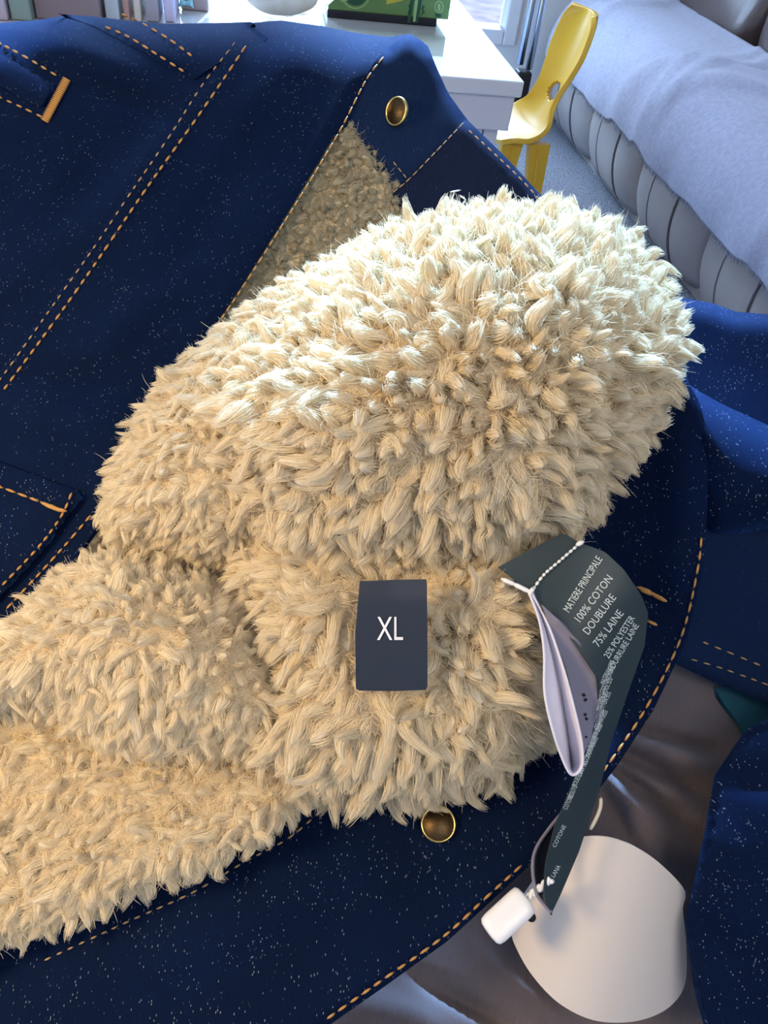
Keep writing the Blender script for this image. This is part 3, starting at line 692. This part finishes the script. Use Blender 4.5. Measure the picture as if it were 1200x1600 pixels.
patch('front_panel', TOPL[:11]+[(420, 60)]+[(x+22, y+8) for x, y in SEAM[1:]], lambda x, y: dL(x, y)+.0035, M_DEN, J, .002, 13, roll=[(TOPL[:11], 72, .055)], smooth=False)
patch('placket', [(388, 36)]+TOPL[11:]+EDGE[1:]+SEAM[::-1][:-1], dL, M_DEN, J, .004, 13, roll=[(TOPL[10:], 72, .055), (EDGE[:-4], 14, .004), (SEAM, 10, .003)], smooth=False)
YK = [(95, 22), (150, 42), (205, 72), (255, 100), (303, 124), (345, 96), (398, 34), (330, 36), (260, 37), (200, 32), (150, 26)]
patch('yoke', YK, lambda x, y: dL(x, y)+.0008, M_DEN, J, .0025, 9, roll=[(TOPL[5:11], 72, .055), (YK[:5], 8, .002)], smooth=False)
dLs = rolled(dL, TOPL, 72, .055)
stitches([(384, 72), (345, 130), (300, 195), (225, 300), (140, 425), (70, 523), (0, 617)], dLs, J, M_THREAD, 11, 6, .0010)
stitches([(368, 66), (318, 130), (268, 208), (205, 300), (150, 382), (95, 460), (30, 552), (-5, 600)], dLs, J, M_THREAD_D, 8, 8, .0007)
stitches([(600, 88), (572, 125), (536, 195), (495, 265), (436, 360), (375, 455), (325, 528), (288, 582)], dLs, J, M_THREAD, 12, 3.5, .00075)
dY = lambda x, y: dLs(x, y)-.0004
stitches([(165, 42), (200, 57), (250, 88), (300, 120)], lambda x, y: dY(x, y), J, M_THREAD, 10, 7, .001)
stitches([(190, 22), (225, 38), (270, 65), (310, 96)], lambda x, y: dY(x, y), J, M_THREAD, 9, 8, .001)
# welt of the buttonhole pocket
WLT = [(-50, 45), (0, 67), (45, 92), (100, 128), (70, 186), (30, 168), (0, 150), (-50, 130)]
dW = lambda x, y: dLs(x, y)+.0026
patch('pocket_welt', [(-50, 62), (0, 84), (40, 106), (84, 132), (64, 168), (30, 152), (0, 134), (-50, 112)], lambda x, y: dLs(x, y)-.0005, M_DEN, J, .003, 9, roll=[([(-50, 62), (0, 84), (40, 106), (84, 132)], 10, .003), ([(64, 168), (30, 152), (0, 134), (-50, 112)], 10, .003)], smooth=False)
stitches([(-20, 58), (0, 68), (45, 92), (98, 124)], dW, J, M_THREAD, 10, 6, .001)
stitches([(-20, 140), (0, 152), (35, 168), (66, 183)], dW, J, M_THREAD, 10, 7, .0009)
seg = []
for i in range(26):
    t = i/25; x, y = 104+(70-104)*t, 124+(188-124)*t; seg.append((x-6, y-3.5, x+6, y+3.5))
threads(seg, dW, J, M_THREAD, .0006, .0012, 'bartack')
# pocket flap at the lower corner
dFl = lambda x, y: dL(x, y)-.0065
FLP = [(-280, 640), (-60, 700), (0, 722), (60, 745), (124, 768), (126, 778), (100, 815), (62, 866), (0, 932), (-60, 985), (-280, 1190)]
patch('pocket_flap', FLP, dFl, M_DEN_R, J, .005, 10, roll=[(FLP[4:], 10, .003), (FLP[:5], 8, .002)], smooth=False)
stitches([(-10, 757), (20, 768), (60, 783), (102, 799)], dFl, J, M_THREAD, 15, 3, .0010)
stitches([(112, 770), (96, 806), (60, 855), (0, 918)], dFl, J, M_THREAD, 10, 5, .0009)
threads([(64, 785, 84, 793), (74, 788, 96, 798), (84, 794, 104, 799), (68, 788, 100, 800)], dFl, J, M_THREAD, .0011, .001, 'bartack')
stitches([(142, 805), (108, 845), (60, 898), (0, 962)], dL, J, M_THREAD, 12, 5, .0009)
# inside of the far front: facing, snap, cuff piece
dI = with_bumps(tps([(640, 52, .526), (560, 150, .521), (620, 180, .520), (705, 150, .528), (640, 330, .514), (860, 320, .520), (740, 210, .522), (500, 350, .516)]), [bump(690, 260, 60, 30, -40, -.003)])
RE = [(640, 52), (668, 70), (682, 105), (700, 145), (730, 187), (790, 245), (850, 310), (900, 370)]
patch('facing', RE+[(800, 450), (620, 420), (560, 300), (515, 205), (560, 130), (600, 78)], dI, M_DEN_IN, J, .003, 12, roll=[(RE, 16, .006), ([(600, 75), (640, 52), (668, 70)], 30, .02)], smooth=False)
dIc = lambda x, y: dI(x, y)-.0025
CF = [(727, 186), (790, 245), (852, 312), (900, 370), (780, 440), (600, 420), (600, 310), (635, 280), (680, 232)]
patch('cuff', CF, dIc, denim('denim_cuff', (.006, .010, .028), (.014, .022, .055), .10, .3, .94), J, .002, 11, roll=[(CF[:4], 14, .006), ([(600, 310), (635, 280), (680, 232), (727, 186)], 7, .0015)], smooth=False)
stitches([(724, 192), (680, 238), (638, 281), (612, 302)], dIc, J, M_THREAD_D, 10, 3, .0005)
stitches([(635, 278), (622, 262), (610, 247)], dI, J, M_THREAD_D, 9, 3, .0005)
stitches([(733, 204), (770, 238), (810, 276), (845, 314)], dIc, J, M_THREAD, 8, 5, .0006)
threads([(703, 300, 720, 297), (710, 300, 704, 318), (718, 305, 728, 312), (728, 312, 720, 322), (735, 312, 748, 318), (700, 322, 716, 326)], dIc, J, M_CORD, .0006, .001, 'loose_thread')
c = P(622, 175, dI(622, 175)-.006); nr = (CAM-c)/np.linalg.norm(CAM-c)-.75*_R+.25*_U
def snap(c, nr, r):
    s = lathe_disc([(r*.82, 0), (r*.86, .0022), (r*.84, .0026), (0, .0029)], c, nr, M_BRASSD, 'snap_button', J)
    lathe_disc([(r*.84, -.001), (r, .0004), (r, .0020), (r*.95, .0030), (r*.86, .0028), (r*.84, .001)], c, nr, M_BRASS, 'rim', s)
snap(c, nr, .0092)
# inner fleece seen past the placket
FL_F = [(545, 186), (575, 210), (598, 252), (618, 285), (640, 330), (680, 420), (500, 520), (330, 640), (280, 600), (330, 500), (440, 330), (500, 230)]
dF = tps([(545, 186, .527), (640, 330, .517), (290, 560, .500), (450, 450, .512), (600, 500, .51)])
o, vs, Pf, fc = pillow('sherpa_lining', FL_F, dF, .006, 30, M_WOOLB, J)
fleece(o, vs, Pf, fc, .0036, .0068, .0028, const(-.5, .7), M_WOOL_SHADE, .8, .6, 56, curl=.5)

# the other front, lying under the collar
dR = with_bumps(tps([(1107, 680, .432), (1100, 880, .424), (1050, 1050, .417), (900, 1280, .402), (700, 1470, .388), (500, 1600, .378), (0, 1500, .425), (0, 1650, .392), (700, 1250, .436), (700, 900, .478), (900, 600, .478), (400, 1350, .424), (1030, 560, .45), (300, 1650, .378)]),
    [bump(1060, 780, 30, 200, 0, .004), bump(250, 1500, 250, 40, -20, .004), bump(500, 1430, 200, 40, -35, -.004), bump(620, 1480, 200, 40, -35, .003)])
REDGE = [(1040, 540), (1066, 580), (1095, 632), (1107, 690), (1105, 800), (1098, 890), (1073, 1000), (1022, 1108), (962, 1200), (900, 1278), (828, 1352), (700, 1470), (600, 1542), (500, 1612)]
patch('front_panel', REDGE+[(420, 1720), (-300, 1760), (-300, 1500), (150, 1330), (350, 1240), (500, 1080), (650, 820), (850, 560)], dR, M_DEN_R, J, .004, 14, roll=[(REDGE, 16, .006)], smooth=False)
stitches([(1096, 840), (1090, 890), (1064, 996), (1012, 1102), (952, 1192), (925, 1226)], dR, J, M_THREAD, 15, 5, .0009)
stitches([(815, 1352), (760, 1402), (692, 1464), (592, 1535), (505, 1596)], dR, J, M_THREAD, 15, 7, .0009)
stitches([(500, 1268), (450, 1310), (380, 1348), (300, 1395), (200, 1440), (60, 1505)], dR, J, M_THREAD_D, 10, 9, .0007)
threads([(995, 917, 1018, 925), (1012, 924, 1040, 938), (1000, 922, 1022, 930), (1020, 930, 1042, 940)], dR, J, M_THREAD, .0010, .001, 'bartack')
threads([(1012, 970, 1027, 977)], dR, J, M_THREAD, .0009, .001, 'bartack')
c = P(685, 1288, dR(685, 1288)-.0035); snap(c, (CAM-c)/np.linalg.norm(CAM-c)+.12*_U, .0099)
# sleeve
dS = tps([(1040, 465, .50), (1260, 500, .505), (1260, 720, .475), (1080, 640, .478), (1150, 580, .492)])
ST = [(1010, 462), (1060, 464), (1115, 474), (1150, 487), (1200, 491), (1270, 500), (1480, 530)]
patch('sleeve', ST+[(1480, 840), (1270, 760), (1100, 720), (1010, 600)], dS, M_DEN_R, J, .003, 11, roll=[(ST, 30, .03)], smooth=False)
o, vs, Pf, fc = pillow('sleeve_fold', [(1050, 590), (1085, 607), (1130, 632), (1200, 664), (1290, 705), (1440, 765), (1490, 850), (1440, 920), (1290, 860), (1200, 835), (1110, 840), (1060, 760)], .472, .044, 100, M_DEN_R, J, 11)
dS2 = tps([(1080, 800, .452), (1280, 830, .468), (1280, 1130, .445), (1060, 1050, .445), (1150, 900, .46)])
SB = [(1480, 1175), (1290, 1122), (1200, 1098), (1120, 1068), (1050, 1035)]
patch('sleeve', [(1070, 790), (1290, 800), (1480, 850)]+SB+[(1055, 950)], dS2, M_DEN_IN, J, .003, 11, roll=[(SB, 14, .006)], smooth=False)
stitches([(1098, 1003), (1140, 1020), (1205, 1047)], dS2, J, M_THREAD_D, 11, 9, .0007)
stitches([(1080, 1030), (1130, 1045), (1205, 1072)], dS2, J, M_THREAD_D, 11, 9, .0006)
dS3 = with_bumps(tps([(1165, 1140, .404), (1280, 1085, .412), (1070, 1440, .392), (1120, 1640, .386), (1300, 1660, .384), (1200, 1350, .388)]), [bump(1150, 1210, 80, 20, 10, -.006), bump(1130, 1450, 80, 18, 35, -.006), bump(1120, 1330, 40, 90, -15, .004), bump(1170, 1530, 60, 30, 60, .004)])
S3E = [(1480, 1030), (1290, 1085), (1225, 1112), (1165, 1140), (1116, 1212), (1103, 1290), (1085, 1375), (1070, 1440), (1083, 1540), (1112, 1650)]
patch('sleeve', S3E+[(1310, 1690), (1480, 1700)], dS3, M_DEN_R, J, .003, 11, roll=[(S3E, 22, .016)], smooth=False)

# sherpa collar and lining rolls
LBL = (556, 904, 670, 1082)
def off_label(x, y): return ~((x > LBL[0]+4) & (x < LBL[2]-4) & (y > LBL[1]+4) & (y < LBL[3]-8))
PB = [(168, 782), (200, 700), (245, 625), (305, 562), (400, 482), (540, 402), (640, 360), (700, 500), (600, 700), (480, 820), (400, 850), (350, 872), (290, 862), (225, 845), (180, 830)]
o, vs, Pf, fc = pillow('sherpa_collar', PB, .455, .052, 130, M_WOOLB, J)
fleece(o, vs, Pf, fc, .0040, .0100, .0028, const(-.5, .6), M_WOOL, .85, .6, 60, curl=.5)
PG = [(120, 815), (200, 790), (340, 770), (480, 860), (520, 1000), (450, 1080), (300, 980), (160, 920)]
o, vs, Pf, fc = pillow('sherpa_lining', PG, .472, .010, 40, M_WOOLB, J)
fleece(o, vs, Pf, fc, .0050, .009, .0036, const(-.4, .6), M_WOOL, .8, .5, 40, curl=.5)
PD = [(-260, 1075), (-100, 1020), (10, 985), (70, 930), (140, 882), (190, 878), (250, 893), (330, 925), (385, 985), (430, 1055), (470, 1110), (430, 1160), (300, 1185), (180, 1165), (100, 1118), (20, 1092), (-100, 1110), (-260, 1150)]
o, vs, Pf, fc = pillow('sherpa_lining', PD, .445, .05, 110, M_WOOLB, J, bumps=[bump(250, 1000, 120, 60, 15, .006)])
fleece(o, vs, Pf, fc, .0043, .0112, .0031, lambda x, y: (np.full_like(x, -.35), .2+(y > 1000)*.8), M_WOOL, .8, .6, 64, curl=.45)
PE = [(-280, 1140), (-60, 1110), (100, 1130), (300, 1150), (480, 1170), (500, 1215), (470, 1252), (380, 1312), (280, 1358), (150, 1408), (0, 1468), (-60, 1500), (-280, 1590)]
o, vs, Pf, fc = pillow('sherpa_lining', PE, tps([(-60, 1110, .462), (480, 1170, .447), (200, 1260, .432), (0, 1470, .412), (470, 1252, .42)]), .016, 60, M_WOOLB, J)
fleece(o, vs, Pf, fc, .0040, .0118, .0028, const(-.35, .8), M_WOOL, .6, .9, 60, curl=.3)
PC = [(390, 900), (400, 850), (600, 800), (860, 830), (880, 920), (870, 1050), (845, 1140), (800, 1185), (740, 1215), (660, 1240), (590, 1240), (520, 1230), (450, 1200), (395, 1165), (430, 1090), (440, 1050), (410, 985)]
o, vs, Pf, fc = pillow('sherpa_collar', PC, .440, .062, 150, M_WOOLB, J, bumps=[bump(612, 960, 130, 90, 0, -.012), bump(620, 890, 260, 30, 0, -.010)])
colC = o
fleece(o, vs, Pf, fc, .0050, .0145, .0037, radial(640, 930), M_WOOL, .75, .75, 80, keep=off_label, curl=.5, tipr=.4)
PA = [(345, 660), (358, 600), (425, 530), (520, 455), (620, 385), (720, 348), (800, 338), (890, 350), (965, 385), (1015, 440), (1035, 500), (1045, 545), (1025, 615), (985, 690), (935, 750), (905, 805), (860, 835), (780, 858), (700, 868), (560, 872), (450, 850), (405, 800), (360, 730)]
o, vs, Pf, fc = pillow('sherpa_collar', PA, .435, .088, 210, M_WOOLB, J, bumps=[bump(955, 570, 20, 120, 12, -.010), bump(1000, 570, 30, 120, 12, .006), bump(560, 760, 200, 26, -25, -.006), bump(640, 470, 160, 40, -25, .004)])
fleece(o, vs, Pf, fc, .0052, .0140, .0039, radial(770, 590), M_WOOL, .9, .5, 84)

# size label
dLb = lambda x, y: .3585+.00006*np.abs(x-612)**1.1*.3+.000022*(y-990)+.002*np.exp(-((y-905)/18.)**2)
lab = patch('size_label', [(562, 908), (615, 906), (667, 905), (668, 990), (668, 1078), (612, 1080), (556, 1079), (555, 990)], dLb, M_LABEL, J, .0012, 8, smooth=False)
lab['label'] = 'black woven size label'
lettering([('X', (589, 1000), (34, 0), (0, -53)), ('L', (613.5, 1000), (34, 0), (0, -53))], dLb, lab, M_PRINT, .0007)

# care label, ribbons and thread
dC = tps([(780, 885, .379), (880, 835, .379), (830, 925, .374), (905, 850, .376), (1000, 930, .374), (1012, 960, .378), (930, 1060, .362), (985, 1070, .374), (900, 1220, .366), (940, 1200, .374), (855, 1400, .372), (905, 1330, .380)])
CL = [(778, 886), (830, 858), (880, 832), (906, 848), (945, 862), (975, 890), (1002, 930), (1013, 958), (1007, 1010), (985, 1072), (955, 1160), (938, 1230), (905, 1330), (876, 1398), (862, 1427), (850, 1405), (853, 1350), (868, 1290), (900, 1215), (925, 1150), (936, 1100), (933, 1058), (900, 1008), (862, 962), (830, 926)]
care = patch('care_label', CL, dC, M_CARE, J, .0008, 8, smooth=False); care['label'] = 'dark green satin care label with pale print'
def tl(s, x, y, size, ang=-53, sq=.8):
    a = math.radians(ang); return (s, (x, y), (size*sq*math.cos(a), size*sq*math.sin(a)), (size*math.sin(a), -size*math.cos(a)))
items = [tl('MATIERE PRINCIPALE', 889, 958, 17, -58, .62), tl('100% COTON', 905, 975, 18), tl('DOUBLURE', 919, 993, 18), tl('75% LAINE', 935, 1012, 18), tl('25% POLYESTER', 951, 1030, 15, -57, .72), tl('FOURRURE LAINE', 957, 1050, 14, -60, .75)]
y = 1062
small = ['MATERIAL 100%', 'COTTON LINING', '75% WOOL 25%', 'POLYESTER', '65% COTTON 35%', 'OBERSTOFF', '100% BAUMWOLLE', 'FUTTER WOLLE', 'MATERIAL', 'ALGODON FORRO', 'LANA 75%', 'POLIESTER', 'TESSUTO', 'COTONE']
ax = [(944, 1070), (943, 1084), (941, 1098), (938, 1112), (936, 1126), (934, 1140), (930, 1156), (925, 1170), (920, 1184), (915, 1198), (908, 1214), (900, 1230), (893, 1250), (886, 1266)]
for s, (x, yy) in zip(small, ax): items.append(tl(s, x, yy, 10.5, -66, .55))
items += [tl('COTONE', 868, 1325, 9, -64, 1.0), tl('LANA', 866, 1372, 10, -60, .8)]
lettering(items, dC, care, M_PRINT_D, .0005)
# thread line across the care label
stitches([(832, 922), (850, 898), (875, 876), (905, 850)], dC, care, M_CORD, 7, 1.5, .0010, .0008, 'stitching')
for sg in ([(783, 904, 806, 914), (800, 911, 830, 926), (826, 930, 834, 918)], [(900, 852, 912, 846)]): threads(sg, lambda x, y: dC(x, y)-.0015, care, M_CORD, .0012, .0008, 'thread_end')
# white ribbon loop seen end-on
near = crspline(np.array([(826, 926, .371), (842, 968, .364), (850, 1020, .358), (851, 1085, .354), (866, 1150, .353), (885, 1200, .355), (897, 1211, .356), (910, 1196, .356), (909, 1160, .355), (898, 1110, .355), (882, 1050, .358), (858, 980, .364), (830, 926, .371)]), False, 6)
V = []; Fc = []; kk = 6; cxl = np.array([(826, 926), (897, 1205)])
for (x, yy, d) in near:
    t = np.clip((yy-926)/280, 0, 1); cx = 834+58*t+8*math.sin(math.pi*t)
    for j in range(kk+1):
        u = j/kk; xx = x+(cx-x)*u**1.5*.97; V.append(P(xx, yy-10*u*t, d+.018*u*(.2+.8*t)))
nn = len(near)
for i in range(nn-1):
    for j in range(kk): q = i*(kk+1)+j; Fc.append((q, q+1, q+kk+2, q+kk+1))
rb = frommesh('ribbon_loop', V, Fc, M_RIB, J); md = rb.modifiers.new('s', 'SOLIDIFY'); md.thickness = .0011; md.offset = 0; rb['label'] = 'white satin ribbon loop'
dRb = lambda x, y: dC(np.asarray(x, float), np.asarray(y, float))+.004-.0001*(np.asarray(x)-900)*0
fl2 = patch('ribbon_flap', [(846, 944), (872, 968), (905, 1005), (930, 1045), (938, 1085), (934, 1130), (918, 1175), (905, 1180), (900, 1110), (885, 1045), (862, 985)], lambda x, y: .3655+.00001*(y-1050), M_RIBG, J, .0008, 8, roll=[([(872, 968), (905, 1005), (930, 1045), (938, 1085), (934, 1130)], 10, -.003)], smooth=False)
lettering([tl('\u2022\u2022', 904, 1085, 22, 70, 1), tl('\u2022\u2022', 907, 1115, 20, 74, 1), tl('\u2022', 910, 1150, 16, 78, 1)], lambda x, y: .3655+.00001*(y-1050), fl2, M_HOLE, .0006)
# lower loop of ribbon beneath the care label
V = []; Fc = []
path = crspline(np.array([(930, 1180, .384), (893, 1250, .386), (860, 1292, .386), (838, 1325, .384), (832, 1355, .380), (838, 1395, .378), (852, 1415, .376), (862, 1426, .374)]), False, 6)
for (x, yy, d) in path:
    for j in range(5): u = j/4; V.append(P(x+26*u*math.sin(math.pi*np.clip((1426-yy)/246, 0, 1)), yy+4*u, d+.003*u))
for i in range(len(path)-1):
    for j in range(4): q = i*5+j; Fc.append((q, q+1, q+6, q+5))
lo = frommesh('ribbon_loop', V, Fc, mat('dark_ribbon', (.012, .014, .022), .5, .3), J); md = lo.modifiers.new('s', 'SOLIDIFY'); md.thickness = .0007; md.offset = 0
bm = bmesh.new(); tube(bm, [P(x, yy, d-.0006) for x, yy, d in path], .0009, 6); bmobj('edge', bm, M_RIBG, lo, True)
bm = bmesh.new(); tube(bm, [P(x, yy, d) for x, yy, d in crspline(np.array([(939, 1246, .378), (938, 1262, .378), (931, 1280, .379), (922, 1296, .381)]), False, 4)], .0010, 6); bmobj('ribbon_edge', bm, mat('cream_ribbon', (.6, .56, .45), .6, .3), J, True)

# ------------------------------------------------------------------ hang tag with its cord and seal
def dT(x, y):
    t = ((np.asarray(x, float)-945)*.97+(np.asarray(y, float)-1450)*.25)/130
    return .393+.020*t*t-.00002*(np.asarray(y, float)-1450)
tagp = P(930, 1450, .389)
HT = empty('hang_tag', tagp, 'blank cream hang tag of curved card with a white plastic seal on a cord', 'tag')
TO = [(905, 1309), (925, 1306), (955, 1309), (990, 1322), (1030, 1348), (1070, 1391), (1067, 1420), (1072, 1470), (1071, 1535), (1050, 1570), (1015, 1590), (970, 1598), (920, 1592), (870, 1565), (830, 1522), (806, 1480), (799, 1455), (806, 1420), (826, 1385), (862, 1340), (885, 1315)]
card = patch('card', TO, dT, M_CARD, HT, .0012, 9)
hc = P(830, 1433, dT(830, 1433)-.0012)
lathe_disc([(.0024, 0), (.0024, .0006), (0, .0007)], hc, (CAM-hc), M_HOLE, 'eyelet', card, 20)
# seal: chamfered capsule block
a0, a1 = P(822, 1404, .384), P(764, 1458, .378)
ax_ = (a1-a0); ln = np.linalg.norm(ax_); ax_ /= ln; vw = (CAM-a0)/np.linalg.norm(CAM-a0); sd = np.cross(ax_, vw); sd /= np.linalg.norm(sd); up = np.cross(sd, ax_)
V = []; Fc = []; ns = 20; prof = [(-.0005, .35), (0, .80), (.0012, .97), (.004, 1.0), (ln*.5, 1.0), (ln-.004, 1.0), (ln-.0012, .93), (ln, .72), (ln+.0004, .3)]
for t, k in prof:
    for j in range(ns):
        th = 2*math.pi*j/ns; p = 3.2; cs, sn = math.cos(th), math.sin(th); r = (abs(cs)**p+abs(sn)**p)**(-1/p)
        V.append(a0+ax_*t+sd*(cs*r*k*.0076)+up*(sn*r*k*.0050))
for i in range(len(prof)-1):
    for j in range(ns): Fc.append((i*ns+j, i*ns+(j+1) % ns, (i+1)*ns+(j+1) % ns, (i+1)*ns+j))
Fc.append(tuple(range(ns))[::-1]); Fc.append(tuple(range((len(prof)-1)*ns, len(prof)*ns)))
sl = frommesh('seal', V, Fc, M_PLAST, HT); sl['label'] = 'white plastic seal'
bm = bmesh.new()
c0, c1 = P(861, 1374, .3715), a0-ax_*.001
for ph in (0, math.pi):
    pts = []
    for i in range(26):
        t = i/25; th = ph+t*13; pts.append(c0+(c1-c0)*t+(sd*math.cos(th)+up*math.sin(th))*.0010)
    tube(bm, pts, .0011, 6, False)
bmobj('cord', bm, M_CORD, HT, True)
